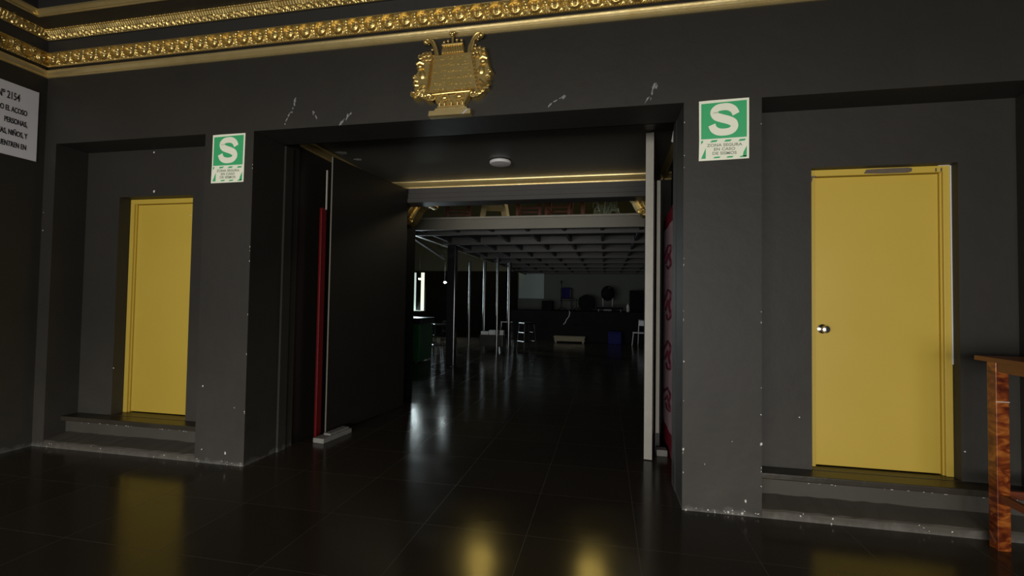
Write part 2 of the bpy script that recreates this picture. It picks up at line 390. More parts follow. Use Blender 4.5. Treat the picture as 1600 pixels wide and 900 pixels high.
def rosette(u, v, H):
    P = 0.1377; du = ((u+2.569+P/2) % P)-P/2; dv = v-H*0.54
    r = math.hypot(du, dv*1.0); a = math.atan2(dv, du)
    h = 0.004
    h += 0.023*g(r, 0.049, 0.0065)-0.004*g(r, 0.037, 0.006)
    h += 0.021*g(r, 0.0, 0.013)
    if r < 0.036: h += 0.007*max(0, math.cos(5*a+PI/2))*g(r, 0.024, 0.007)
    e_ = P/2-abs(du)
    if r > 0.058:
        h += 0.010*g(e_, 0.0, 0.007)*(0.6+0.4*math.cos(v*300))
        h += 0.004*(0.5+0.5*math.cos(4*a+v*90))
    if v < 0.014: h = 0.004+0.006*(0.5+0.5*math.cos(2*PI*u/0.0172))
    if v > H-0.014: h = 0.006
    return h
relief('trim_10', 0.006, 3.303, 0.020, 3.430, rosette, 0.0038, 32)
def tongue(u, v, H):
    if v < 0.010: return 0.003+0.003*(0.5+0.5*math.cos(2*PI*u/0.012))
    if v < H*0.50:
        P = 0.062; du = (u % P)/P
        return 0.004+0.008*max(0, math.cos(2*PI*(du+v*18)))*math.sin(PI*(v-0.01)/(H*0.5))+0.003*math.cos(2*PI*u/0.021)
    if v < H*0.86:
        return 0.003+0.008*abs(math.sin(PI*u/0.0233))**0.7
    return 0.002
relief('trim_11', 0.034, 3.523, 0.088, 3.594, tongue, 0.0046, 18, beads=(0.0466, 0.0095, 0.93))

# ------------------------------------------------------------------ passage (vestibule)
VX0, VX1, VY1, VZ = -2.76, 0.70, 2.25, 2.775
s = MB(); s.box(-3.185, VX0, 0.56, VY1+.3, 0, VZ); struct(s.build('wall_passage_left', M['leaf']))
s = MB(); s.box(VX1, 0.9527, 0.46, VY1+.3, 0, VZ); s.box(xB, VX1, 0.455, 0.47, 0, ZL); struct(s.build('wall_passage_right', M['hall']))
s = MB(); s.box(-3.185, 0.9527, 0.345, VY1+.3, VZ, VZ+.2); s.box(xA, xB, 0.335, 0.345, ZL, ZL+.01)
struct(s.build('ceiling_passage', M['ceilp']))
# inner lintel and jambs at the hall end
JL, JR, LB = -2.545, 0.56, 2.515
s = MB(); s.box(VX0, JL, VY1, VY1+.22, 0, VZ); s.box(JR, VX1, VY1, VY1+.22, 0, VZ)
s.box(JL, JR, VY1, VY1+.22, LB, VZ)
s.box(JL, JR, VY1-.030, VY1, LB, LB+.055, .006); s.box(JL, JR, VY1-.014, VY1, LB+.055, LB+.115, .004)
struct(s.build('wall_inner', M['lintel']))
def cyma_run(name, a, b, out, z0):
    """small gold cornice from a to b; out = unit vector away from the wall"""
    s = MB(); rows = []
    for p, z in ((0, 0), (0.012, 0), (0.016, 0.012), (0.012, 0.018), (0.020, 0.030), (0.032, 0.042), (0.030, 0.050), (0.040, 0.060), (0.044, 0.072), (0.044, 0.080), (0, 0.080)):
        rows.append([s.bm.verts.new(Vector(q)+Vector(out)*p+Vector((0, 0, z0+z))) for q in (a, b)])
    n = len(rows)
    for i in range(n):
        r0, r1 = rows[i], rows[(i+1) % n]; s.bm.faces.new((r0[0], r0[1], r1[1], r1[0]))
    s.bm.faces.new([r[0] for r in rows]); s.bm.faces.new([r[1] for r in rows])
    return struct(s.build(name, M['goldsm'], smooth=True))
cyma_run('trim_12', (VX0, VY1-.001, 0), (VX1, VY1-.001, 0), (0, -1, 0), VZ-.081)
cyma_run('trim_13', (VX0+.001, 0.40, 0), (VX0+.001, VY1, 0), (1, 0, 0), VZ-.081)
cyma_run('trim_14', (0.62, 0.40, 0), (0.62, VY1, 0), (-1, 0, 0), VZ-.081)

# ------------------------------------------------------------------ hall shell
s = MB(); s.box(-9.3, -9.0, 2.47, 16.0, 0, 7); struct(s.build('wall_hall_left', M['hall']))
s = MB(); s.box(5.0, 5.3, 2.47, 16.0, 0, 7); struct(s.build('wall_hall_right', M['hall']))
s = MB(); s.box(-9.3, 5.3, 16.0, 16.3, 0, 7); struct(s.build('wall_hall_back', M['hallback']))
s = MB(); s.box(-9.3, 5.3, 2.25, 16.3, 7.0, 7.2); struct(s.build('ceiling_hall', M['hall']))
s = MB(); s.box(-9.3, -3.185, 2.35, 2.55, 0, 7); s.box(0.9527, 5.3, 2.35, 2.55, 0, 7); s.box(-3.185, 0.9527, 2.35, 2.55, VZ+.2, 7)
struct(s.build('wall_hall_front', M['hall']))
# dark piers just inside the hall that carry the gold brackets
s = MB(); s.box(-3.2, -2.63, 2.55, 2.95, 0, 3.6); s.box(0.47, 1.0, 2.56, 2.95, 0, 3.6); struct(s.build('wall_piers', M['hall']))

# ------------------------------------------------------------------ doors
def yellow_door(nm, x0, x1, z0, z1, knob_x, frame_sides, leaf_y):
    t = empty(nm, ((x0+x1)/2, 0.40, z0), world=True); struct(t)
    fr = MB(); fw_ = 0.042
    fr.box(x0, x0+fw_, leaf_y-.030, 0.458, z0, z1, .003); fr.box(x1-fw_, x1, leaf_y-.030, 0.458, z0, z1, .003)
    fr.box(x0+fw_, x1-fw_, leaf_y-.030, 0.458, z1-fw_, z1, .003)
    # door stop bead
    fr.box(x0+fw_, x0+fw_+.010, leaf_y-.012, 0.458, z0, z1-fw_); fr.box(x1-fw_-.010, x1-fw_, leaf_y-.012, 0.458, z0, z1-fw_)
    fr.build('door_frame', M['yellow'], t)
    lf = MB(); lf.box(x0+fw_+.012, x1-fw_-.012, leaf_y, leaf_y+.036, z0+.006, z1-fw_-.004, .003); lf.build('door_leaf', M['yellow'], t)
    return t
d1 = yellow_door('door_1', -4.344, -3.556, 0.239, 2.199, None, 1, 0.392)
d2 = yellow_door('door_2', 1.336, 2.171, 0.239, 2.231, 1.44, 1, 0.352)
# knob of the right door
kn = MB(); kn.lathe((1.435, 0.352, 1.155), [(0.030, 0), (0.031, -.004), (0.022, -.008), (0.011, -.012), (0.011, -.028), (0.020, -.034), (0.026, -.044), (0.027, -.054), (0.022, -.064), (0.008, -.068)], 24, 'y')
kob = kn.build('door_knob', M['steel'], d2, smooth=True)
kc = MB(); kc.lathe((1.435, 0.284, 1.155), [(0.008, 0.0), (0.008, -.003), (0.003, -.004)], 16, 'y'); kc.build('keyhole', M['blk'], kob, smooth=True)
# scraped patch on the right door's head, and little blemishes
sc = MB(); sc.prism([(1.675, 2.196), (1.69, 2.222), (1.80, 2.225), (1.93, 2.226), (1.955, 2.221), (1.952, 2.200), (1.93, 2.192), (1.78, 2.192)], 0.3215, 0.3200)
sc.build('scraped_patch', M['primer'], d2)['label'] = 'brown scraped bare patch on the door head'
sc = MB(); sc.prism([(1.338, 2.150), (1.338, 2.178), (1.356, 2.190), (1.385, 2.192), (1.388, 2.184), (1.366, 2.176), (1.362, 2.152)], 0.3215, 0.3195)
for x in (2.085, 2.115): sc.box(x, x+.008, 0.3190, 0.3215, 2.192, 2.215)
sc.build('paint_blemish', M['primer'], d2)
for (nx, z0_, z1_) in ((2.168, 0.9, 2.232),):
    s = MB(); y = 0.3205
    s.box(nx-.004, nx+.004, 0.3170, 0.3215, 0.95, 2.236); s.box(2.10, 2.172, 0.317, 0.3215, 2.228, 2.236)
    s.build('plaster_edge', M['chip'], d2)['label'] = 'ragged white plaster edge beside the frame'

# ------------------------------------------------------------------ chips in the black paint (bare plaster)
ch = MB()
def chip(x, z, sx, sz, y=-0.0012, rot=0.0):
    n = random.randint(5, 7); pts = []
    for i in range(n):
        a = 2*PI*i/n+random.uniform(-.3, .3); q = random.uniform(.6, 1)
        px, pz = math.cos(a)*sx*q, math.sin(a)*sz*q
        pts.append((x+px*math.cos(rot)-pz*math.sin(rot), z+px*math.sin(rot)+pz*math.cos(rot)))
    ch.prism(pts, y+.0016, y)
for x, z, r in ((-3.129, .601, .011), (-2.834, .447, .005), (-3.12, .104, .010), (-2.902, .091, .016), (-2.742, .423, .007), (.492, .940, .007), (.4905, .383, .013), (.491, .237, .006),
             (.781, .453, .004), (.947, .630, .006), (.948, .449, .012), (.948, .191, .006), (.859, .092, .012), (.759, .015, .009), (.841, .016, .012),
             (-4.829, 2.023, .005), (-4.827, 1.866, .006), (.491, .69, .004), (-2.46, 2.66, .005), (.62, .30, .005)):
    chip(x, z, r*random.uniform(.5, .8), r, rot=random.uniform(-.6, .6))
for x, z, r in ((-3.984, 2.596, .012), (-3.968, 2.243, .016), (-4.335, .655, .008), (-3.572, 2.02, .006), (1.259, .572, .006), (2.19, .42, .008)):
    chip(x, z, r, r*.9, y=.2586, rot=random.uniform(-.3, .3))
for i in range(46):      # flaking along the foot of the wall
    x = random.choice([random.uniform(-3.18, -2.75), random.uniform(-2.95, -2.74), random.uniform(.5, .95), random.uniform(-4.7, -3.2), random.uniform(.96, 2.4)])
    zz = random.uniform(.004, .03) if -3.185 < x < .9527 else random.uniform(.004, .05)
    chip(x, zz, random.uniform(.002, .009), random.uniform(.002, .006), rot=random.uniform(-1, 1))
for i in range(26):      # along the arrises of the piers
    x = random.choice([-2.739, .4885, .9485]); chip(x, random.uniform(.1, 2.5), random.uniform(.0015, .003), random.uniform(.003, .009))
for i in range(40):      # on the nosing of the steps
    x = random.choice([random.uniform(-4.6, -3.2), random.uniform(1.0, 2.45)])
    chip(x, random.uniform(.192, .2), random.uniform(.003, .010), random.uniform(.001, .003), y=.1165)
o = ch.build('chipped_paint', M['chip'], wall_front); o['kind'] = 'stuff'

def scrap(name, pts, y, m, label, ax='y', th=.0018):
    s = MB(); s.prism(pts, y, y-th)
    o = s.build(name, m); return o
def tape_patch(cx, cz, sx, sz, rot, label, n=9):
    """crumpled leftovers of clear tape: ragged overlapping flakes on the wall"""
    t = MB(); rnd = random.Random(int(cx*1000)+int(cz*777))
    for k in range(n):
        u, v = rnd.uniform(-1, 1), rnd.uniform(-1, 1)*.35
        x = cx+(u*sx*math.cos(rot)-v*sz*math.sin(rot)); z = cz+(u*sx*math.sin(rot)+v*sz*math.cos(rot))
        L, W_ = rnd.uniform(.007, .022), rnd.uniform(.002, .006); a = rot+rnd.uniform(-.35, .35)
        pts = [(x+c*L*math.cos(a)-d*W_*math.sin(a), z+c*L*math.sin(a)+d*W_*math.cos(a)) for c, d in ((-1, -.6), (-.3, -1), (.6, -.7), (1, .1), (.5, .9), (-.5, .8))]
        t.prism(pts, -.0004, -.0016-rnd.uniform(0, .003))
    o = t.build('torn_tape', M['tape'])
    return tag(o, label, 'tape remnant', 'torn tape over the passage opening')
tape_patch(-2.388, 2.800, .075, .03, 1.25, 'tall crumpled patch of torn clear tape, leftmost on the lintel wall', 12)
tape_patch(-2.445, 2.700, .040, .02, 0.9, 'small curl of torn clear tape below the leftmost tall patch', 5)
tape_patch(-2.215, 2.730, .045, .02, -0.9, 'two short tape slivers between the tall patch and the slanting patch', 4)
tape_patch(-1.945, 2.668, .060, .03, 0.75, 'slanting patch of torn clear tape left of the gold cartouche', 11)
tape_patch(-0.345, 2.690, .055, .03, 0.5, 'faint patch of torn clear tape above the passage lamp', 8)
tape_patch(0.285, 2.700, .070, .04, 1.1, 'big patch of torn clear tape at the right end of the lintel', 13)

def ceil_scrap(cx, cy, z, r, label):
    s = MB(); pts = [(cx+r*a, cy+r*b_) for a, b_ in ((-1, -.4), (-.2, -.7), (1, -.3), (.7, .5), (-.4, .6))]
    vs = [s.bm.verts.new((x, y, z)) for x, y in pts]; vt = [s.bm.verts.new((x, y, z+.002)) for x, y in pts]
    s.bm.faces.new(vs); s.bm.faces.new(vt[::-1])
    for i in range(5): s.bm.faces.new((vs[i], vs[(i+1) % 5], vt[(i+1) % 5], vt[i]))
    return tag(s.build('paper_scrap', M['paper']), label, 'paper scrap')
ceil_scrap(-2.62, 1.05, VZ-.0025, .060, 'white scrap stuck on the ceiling beside the left gold trim')
ceil_scrap(-2.575, 1.28, VZ-.0025, .045, 'smaller white scrap further in beside the left gold trim')
s = MB(); s.prism([(.472, 2.535), (.490, 2.53), (.503, 2.60), (.512, 2.655), (.486, 2.62)], .503, .500)
tag(s.build('paper_scrap', M['paper']), 'white peeling scrap at the top right corner of the passage', 'paper scrap')

# ------------------------------------------------------------------ safety signs and poster
def safety_sign(x0, x1, z0, z1, label, tilt):
    cx, cz = (x0+x1)/2, (z0+z1)/2
    t = empty('safety_sign', (cx, -.001, cz)); t.rotation_euler = (0, tilt, 0)
    W, H = (x1-x0)/2, (z1-z0)/2
    p = MB(); p.prism([(-W, H*.97), (-W*.55, H*.985), (W, H), (W, -H*.97), (W*.2, -H*.985), (-W, -H), (-W*.985, -.3*H)], 0, -.004); p.build('sign_board', M['white'], t)
    gz = -H*.27
    p = MB(); p.prism([(-W*.91, H*.88), (W*.91, H*.93), (W*.91, gz), (-W*.91, gz-.004)], -.0035, -.0048); p.build('green_field', M['green'], t)
    # heavy S drawn as a ribbon
    path = [(.77, .30), (.62, .57), (.32, .745), (-.05, .77), (-.42, .70), (-.63, .47), (-.50, .22), (-.12, .07), (.28, -.05), (.60, -.22), (.66, -.48), (.44, -.70), (.04, -.77), (-.36, -.73), (-.64, -.56), (-.76, -.30)]
    hw = [.23, .23, .22, .21, .21, .23, .25, .25, .25, .25, .23, .21, .21, .22, .23, .23]
    P_ = []
    for k_ in range(len(path)-1):
        p0, p1, p2, p3 = [Vector(path[max(0, min(len(path)-1, k_+d))]) for d in (-1, 0, 1, 2)]
        for q in range(5):
            u = q/5; P_.append((0.5*((2*p1)+(p2-p0)*u+(2*p0-5*p1+4*p2-p3)*u*u+(3*p1-p0-3*p2+p3)*u**3), hw[k_]+(hw[k_+1]-hw[k_])*u))
    P_.append((Vector(path[-1]), hw[-1]))
    sm = MB(); rows = []; SX, SZ, oz = W*.63, (H*.93-gz)/2*.90, (H*.93+gz)/2
    for k_, (c_, w_) in enumerate(P_):
        a_, b_ = P_[max(0, k_-1)][0], P_[min(len(P_)-1, k_+1)][0]; d_ = (b_-a_).normalized(); n_ = Vector((-d_.y, d_.x))
        rows.append([sm.bm.verts.new(((c_.x+n_.x*w_*g_*1.0)*SX, yy, (c_.y+n_.y*w_*g_)*SZ+oz)) for g_, yy in ((-1, -.0064), (1, -.0064), (1, -.0045), (-1, -.0045))])
    for k_ in range(len(rows)-1):
        for q in range(4): sm.bm.faces.new((rows[k_][q], rows[k_][(q+1) % 4], rows[k_+1][(q+1) % 4], rows[k_+1][q]))
    sm.bm.faces.new(rows[0]); sm.bm.faces.new(rows[-1][::-1]); sm.build('letter', M['white'], t)
    L_ = []
    for i in range(3):
        x = -W*.55+i*W*.56; L_.append([(x, gz-.026), (x+.038, gz-.024), (x+.047, gz-.012), (x+.011, gz-.013)])
        x = -W*.42+i*W*.52 if i < 2 else W*.62
        L_.append([(x, -H*.93), (x+.036, -H*.925), (x+.045, -H*.875), (x+.009, -H*.88)])
    L_.append([(-W*.91, -H*.93), (-W*.72, -H*.93), (-W*.72, -H*.58)])
    L_.append([(W*.91, -H*.92), (W*.75, -H*.90), (W*.78, -H*.76), (W*.91, -H*.56)])
    L_.append([(-W*.91, -H*.46), (-W*.84, -H*.40), (-W*.82, -H*.34), (-W*.91, -H*.34)])
    for q in L_:
        st = MB(); st.prism(q, -.0035, -.0048); st.build('stripe', M['green'], t)
    for i, q in enumerate(('ZONA SEGURA', 'EN CASO', 'DE SISMOS')):
        text('caption', q, .0262, M['ink'], t, (.004, -.0046, -H*.505-i*.0265), (1, 0, 0), bold=.0007, sx=1.12, spacing=1.05)
    return tag(t, label, 'sign', 'green earthquake safe zone signs')
safety_sign(-3.112, -2.812, 2.216, 2.610, 'green and white S safe zone sign on the pier beside the narrow-looking left door', 0.012)
safety_sign(0.577, 0.877, 2.231, 2.625, 'green and white S safe zone sign on the right pier by the big right door', 0.0)

t = empty('wall_poster', (XL+.001, -.62, 2.75))
p = MB(); p.box(0, .004, -.60, .557, -.297, .305); p.build('poster_board', M['poster'], t)
for q, z, sz, yy in (('Nº 2154', .195, .088, .425), ('PROHIBIDO EL ACOSO', .085, .062, .478), ('PERSONAS,', -.010, .062, .482), ('NIÑAS, NIÑOS, Y', -.108, .062, .485), ('ENCUENTREN EN', -.205, .062, .482)):
    text('lettering', q, sz, M['black_ink'], t, (.0055, yy, z), (0, 1, 0), bold=.0012, align='RIGHT', sx=.50)
tag(t, 'large white notice board with black capitals high on the left wall', 'poster')

# ------------------------------------------------------------------ gilded cartouche with two masks
t = empty('gilded_cartouche', (-1.11, 0, 2.92))
G = M['gold']
p = MB()
sh = [(-.125, .150), (.168, .153), (.182, .08), (.196, 0), (.215, -.119), (.14, -.128), (0, -.133), (-.158, -.138), (-.150, -.06), (-.140, .02), (-.130, .09)]
p.prism(sh, 0, -.045, .010)
p.prism([(-.118, .142), (.160, .145), (.205, -.112), (-.148, -.130)], -.04, -.050, .004)
# engraved rows: shallow raised strokes, illegible as in the worn relief
rnd = random.Random(3)
for row in range(6):
    z = .118-row*.046; x = -.110-row*.006+rnd.uniform(0, .03)
    end = .150+row*.009
    while x < end:
        if rnd.random() < .84:
            for q in range(rnd.choice((1, 2, 2))):
                xx = x+q*.008; p.bar((xx, -.0515, z-.011), (xx+rnd.uniform(-.004, .005), -.0515, z+.011), .0028, .0028)
            p.bar((x, -.0515, z+rnd.choice((-.010, 0, .010))), (x+.009, -.0515, z+rnd.choice((-.010, 0, .010))), .0026, .0026)
        x += .0175
p.build('tablet', G, t, smooth=False)
# crown
p = MB(); p.prism([(-.066, .150), (.105, .150), (.100, .205), (.094, .226), (-.058, .222), (-.062, .20)], 0, -.040, .004)
p.box(-.062, .098, -.052, -.036, .208, .222, .004); p.build('crown_band', G, t)
p = MB()
for i in range(9): x = -.052+i*.0178; p.tube([(x, -.042, .158), (x, -.047, .182), (x, -.042, .204)], .0055, 8)
p.build('crown_fluting', G, t, smooth=True)
p = MB()
for x, z, r in ((-.046, .237, .011), (-.016, .243, .011), (.049, .246, .011), (.084, .241, .011)): p.ball((x, -.038, z), r); p.tube([(x, -.036, .222), (x, -.038, z)], .005, 8)
p.ball((.018, -.044, .290), .017); p.ball((.003, -.046, .295), .012); p.ball((.033, -.046, .296), .012); p.ball((.018, -.05, .276), .011); p.tube([(.018, -.04, .222), (.018, -.042, .285)], .007, 8, .010)
p.build('crown_ball', G, t, smooth=True)
# scroll horns
for sx, pts, bl in ((-1, [(-.102, .140), (-.112, .175), (-.123, .210), (-.140, .245), (-.160, .268), (-.180, .270), (-.186, .254), (-.174, .246)], ((-.142, .201), (-.170, .244))),
                    (1, [(.142, .145), (.147, .185), (.156, .225), (.172, .258), (.195, .282), (.218, .283), (.228, .265), (.213, .254)], ((.183, .206), (.200, .246)))):
    p = MB(); K = len(pts)
    p.prism([(-.122, .148), (-.082, .148), (-.100, .215), (-.118, .255), (-.140, .276), (-.165, .284), (-.184, .276), (-.186, .262), (-.160, .255), (-.146, .236), (-.132, .205)] if sx < 0 else
            [(.124, .148), (.160, .150), (.170, .205), (.184, .235), (.205, .250), (.226, .256), (.226, .276), (.205, .290), (.178, .280), (.152, .250), (.130, .205)], -.004, -.034, .006)
    p.tube([(x, -.036, z) for x, z in pts], .009, 8, .006)
    for x, z in bl: p.ball((x, -.02, z), .010)
    p.ball((pts[-2][0], -.034, pts[-2][1]), .020); p.ball((pts[-1][0], -.046, pts[-1][1]-.006), .010)
    p.build('scroll_horn', G, t, smooth=True)
# the masks in profile
faceR = [(.160, .150), (.185, .166), (.213, .176), (.247, .174), (.268, .158), (.277, .130), (.281, .104), (.290, .075), (.293, .055), (.300, .036), (.312, .012), (.322, -.003), (.318, -.016), (.303, -.020), (.302, -.030), (.309, -.036), (.303, -.048), (.297, -.054), (.303, -.064), (.298, -.078), (.280, -.086), (.276, -.097), (.292, -.107), (.294, -.122), (.262, -.134), (.256, -.155), (.228, -.178), (.199, -.192), (.165, -.184), (.175, -.140), (.200, -.10), (.185, 0), (.170, .09)]
faceL = [(-.115, .152), (-.150, .170), (-.190, .182), (-.216, .172), (-.227, .150), (-.225, .118), (-.238, .100), (-.250, .075), (-.252, .055), (-.246, .040), (-.258, .026), (-.277, .008), (-.283, -.012), (-.272, -.026), (-.258, -.032), (-.264, -.046), (-.252, -.058), (-.262, -.074), (-.262, -.092), (-.282, -.118), (-.288, -.140), (-.276, -.160), (-.254, -.172), (-.230, -.162), (-.201, -.158), (-.170, -.190), (-.145, -.195), (-.128, -.184), (-.140, -.130), (-.150, -.05), (-.135, .03), (-.122, .10)]
def curl(p, x, z, r, y=-.055, turns=1.3, th=.0075, dirn=1, a0=0):
    pts = []
    for i in range(14):
        a = a0+dirn*turns*2*PI*i/13; q = r*(1-.75*i/13)
        pts.append((x+q*math.cos(a), y-.010*i/13, z+q*math.sin(a)))
    p.tube(pts, th, 7, th*.7)
def mask(pts, sgn, cx):
    p = MB(); p.prism(pts, 0, -.050, .012)
    # hair locks at the brow and along the tablet
    for x, z, r in ((.190, .150, .020), (.222, .150, .022), (.252, .138, .022), (.180, .118, .018), (.205, .120, .020)):
        curl(p, sgn*x+(0 if sgn > 0 else .035), z, r, dirn=sgn, a0=1.0)
    for i in range(9):
        z = .09-i*.028; x = (.182+.0042*i) if sgn > 0 else -(.142+.0035*i)
        p.tube([(x-.005, -.052, z+.016), (x+.006, -.060, z+.004), (x-.002, -.054, z-.012)], .0065, 7)
    X = lambda v: v if sgn > 0 else -v+.033
    # brow, eye, cheek, nose wing, lips, chin
    p.tube([(X(.225), -.050, .085), (X(.250), -.060, .096), (X(.278), -.052, .086)], 0.0121, 8)
    p.ball((X(.250), -.056, .064), .024, (1.1, .8, .8)); p.tube([(X(.230), -.052, .060), (X(.250), -.066, .050), (X(.272), -.054, .060)], 0.0081, 8)
    p.ball((X(.236), -.040, .006), .040, (.85, .6, 1.1))
    p.ball((X(.300), -.044, -.006), .015, (1.0, .9, .9)); p.ball((X(.290), -.052, .004), .010)
    p.tube([(X(.268), -.050, -.038), (X(.286), -.058, -.034), (X(.300), -.046, -.042)], 0.0095, 8)
    p.tube([(X(.264), -.048, -.066), (X(.284), -.056, -.068), (X(.298), -.046, -.062)], 0.0108, 8)
    p.tube([(X(.225), -.048, -.062), (X(.262), -.062, -.098), (X(.288), -.050, -.090)], 0.0121, 8)
    p.tube([(X(.222), -.046, -.095), (X(.258), -.058, -.122), (X(.286), -.046, -.118)], 0.0135, 8)
    # beard / drapery curls
    for i, (x, z, r) in enumerate(((.180, -.162, .022), (.205, -.160, .022), (.228, -.148, .020), (.250, -.138, .016))):
        curl(p, X(x), z, r, dirn=-sgn, a0=.5*i)
    if sgn < 0:
        for x, z, r in ((-.262, -.132, .024), (-.232, -.128, .020), (-.236, -.098, .016), (-.205, -.135, .020)): curl(p, x, z, r, dirn=1, a0=x*40)
    return p.build('profile_mask', G, t, smooth=True)
mask(faceR, 1, .25); mask(faceL, -1, -.22)
# bowl with eggs, shells
p = MB(); p.prism([(-.130, -.134), (0, -.137), (.158, -.130), (.152, -.165), (.138, -.196), (.112, -.226), (.018, -.228), (-.076, -.228), (-.100, -.200), (-.118, -.170)], 0, -.045, .012)
p.tube([(-.128, -.046, -.140), (.015, -.052, -.138), (.155, -.046, -.134)], .007, 8)
for x, z in ((-.033, -.170), (.076, -.166)):
    p.ball((x, -.046, z), .026, (1.05, .6, .72))
    p.tube([(x+.036*math.cos(a), -.050, z+.026*math.sin(a)) for a in [2*PI*i/16 for i in range(17)]], .0045, 6)
for x in (-.068, -.03, .02, .065, .104): p.tube([(x, -.046, -.226), (x+.004, -.054, -.212), (x, -.046, -.196)], .008, 8)
p.tube([(-.118, -.044, -.15), (-.092, -.05, -.185), (-.072, -.046, -.222)], .007, 8); p.tube([(.148, -.044, -.15), (.130, -.05, -.185), (.108, -.046, -.222)], .007, 8)
curl(p, -.124, -.165, .024, dirn=-1); p.build('bowl', G, t, smooth=True)
p = MB(); p.prism([(-.085, -.226), (.118, -.226), (.118, -.238), (-.085, -.238)], 0, -.050, .002)
p.prism([(-.100, -.237), (.130, -.237), (.136, -.258), (-.112, -.258)], 0, -.042, .002)
p.prism([(-.145, -.257), (.163, -.257), (.164, -.300), (-.150, -.300)], 0, -.056, .004); p.build('plinth', M['goldsm'], t)
s = MB(); s.prism([(.100, -.296), (.114, -.298), (.146, -.266), (.138, -.261)], -.055, -.058); s.build('loose_paper_strip', M['paper'], t)['label'] = 'white strip stuck on the plinth'
tag(t, 'gilded plaster cartouche with two masks and a crown above the passage', 'ornament')

# ------------------------------------------------------------------ passage contents
t = empty('ceiling_lamp', (-1.096, 1.54, VZ))
p = MB(); p.lathe((0, 0, 0), [(.088, 0), (.104, -.003), (.112, -.012), (.112, -.026), (.104, -.036), (.070, -.040), (.01, -.041)], 48); p.build('lamp_cover', M['lamp'], t, smooth=True)
p = MB(); p.lathe((0, 0, 0), [(.070, -.0002), (.118, -.0008), (.116, -.005), (.070, -.006)], 48); p.build('lamp_base', M['blk'], t, smooth=True)
tag(t, 'round flat white lamp on the black passage ceiling', 'lamp')

def gate(name, a, b, thick, ztop, zbot, em, ed=.030):
    """black gate leaf from a (free edge, towards us) to b (hinged edge)"""
    a, b = Vector((*a, 0)), Vector((*b, 0)); d = (b-a).normalized(); L = (b-a).length
    t = empty(name, a); t.rotation_euler = (0, 0, math.atan2(d.y, d.x)); struct(t)
    p = MB(); p.box(ed, L, -thick/2+.002, thick/2-.002, zbot, ztop)
    p.build('gate_panel', M['leaf'], t)
    p = MB(); p.box(0, ed, -thick/2, thick/2, zbot, ztop, .002); p.build('gate_edge', em, t)
    p = MB()
    for z in (.4, 1.25, 2.1): p.tube([(L, thick/2, z-.06), (L, thick/2, z+.06)], .012, 10)
    p.build('hinge', M['mezz'], t, smooth=True)
    return t
gate('door_3', (-2.606, .870), (-2.435, 2.225), .014, 2.68, .012, M['mezz'], ed=.006)
gate('door_4', (.353, .920), (.555, 2.235), .066, 2.765, .006, M['edge'])
# second grey stile beside the right gate
t = empty('gate_post', (.455, 1.20, 0))
p = MB(); p.box(-.016, .016, -.016, .016, 0.16, 2.42, .003); p.build('post', M['edge2'], t)
p = MB(); p.box(.018, .030, -.014, .30, .16, 2.42); p.build('infill_panel', M['hall'], t)
p = MB(); p.box(-.020, .020, -.020, .020, 0.0, .162, .002); p.build('foot', M['blk'], t)
tag(t, 'slim pale post standing just behind the right gate edge', 'post')
# door stops
for x, y, sx, sy, rz, lab in ((-2.515, .86, .060, .20, -.12, 'grey concrete block holding the left black gate open'),
                              (.482, 1.10, .045, .05, 0, 'small grey concrete block behind the right gate edge')):
    p = MB(); p.box(-sx, sx, -sy, sy, 0, .045 if x < 0 else .055, .008)
    if x < 0: p.box(-sx*.6, sx*.7, -sy*.45, sy*.9, .043, .062, .008)
    o = p.build('concrete_block', M['concrete']); o.location = (x, y, 0); o.rotation_euler = (0, 0, rz)
    tag(o, lab, 'concrete block')
# red hangings
t = empty('red_banner', (.548, .63, 0))
p = MB(); 
prof = [(0, 0), (.004, .15), (-.004, .34), (.003, .55), (-.003, .78), (.002, .97)]
def sheet(p, prof, z0, z1, th, dx=0):
    fr, bk_ = [], []
    for x, y in prof:
        fr.append([p.bm.verts.new((x+dx, y, z)) for z in (z0(y), z1(y))]); bk_.append([p.bm.verts.new((x+dx+th, y, z)) for z in (z0(y), z1(y))])
    n = len(prof)
    for i in range(n-1):
        p.bm.faces.new((fr[i][0], fr[i][1], fr[i+1][1], fr[i+1][0])); p.bm.faces.new((bk_[i][0], bk_[i+1][0], bk_[i+1][1], bk_[i][1]))
        for q in (0, 1): p.bm.faces.new((fr[i][q], fr[i+1][q], bk_[i+1][q], bk_[i][q]))
    for i in (0, n-1): p.bm.faces.new((fr[i][0], bk_[i][0], bk_[i][1], fr[i][1]))
sheet(p, prof, lambda y: .012, lambda y: 2.16-.03*y, .012); p.build('banner_cloth', M['red'], t)
p = MB(); sheet(p, [(x, .13+y*.86) for x, y in prof], lambda y: .22, lambda y: 2.02-.03*y, .002, -.0095); p.build('printed_panel', M['pink'], t)
for z, r in ((1.72, .10), (1.30, .13), (.86, .12), (.48, .09)):
    p = MB(); 
    p.tube([(-.014, .50+.28*math.cos(a)*(.7+.3*math.cos(3*a)), z+r*math.sin(a)) for a in [2*PI*i/24 for i in range(22)]], .010, 6)
    p.tube([(-.014, .36, z-r*.5), (-.014, .50, z+r*.3), (-.014, .66, z-r*.4)], .010, 6)
    p.build('printed_scroll', M['maroon'], t)
tag(t, 'crimson banner with pale pink panel hanging along the right side of the passage', 'banner')
t = empty('red_board', (-2.652, .800, 0)); t.rotation_euler = (0, 0, 1.445)
p = MB(); p.box(-.01, .055, -.004, .022, .012, 2.17, .004); p.build('board', M['redgloss'], t)
p = MB(); p.box(.034, .046, -.016, -.006, 2.16, 2.54); p.build('pale_edge_strip', M['edge2'], t)['label'] = 'pale strip at the top of the board'
tag(t, 'narrow glossy red board edge behind the left gate', 'board')

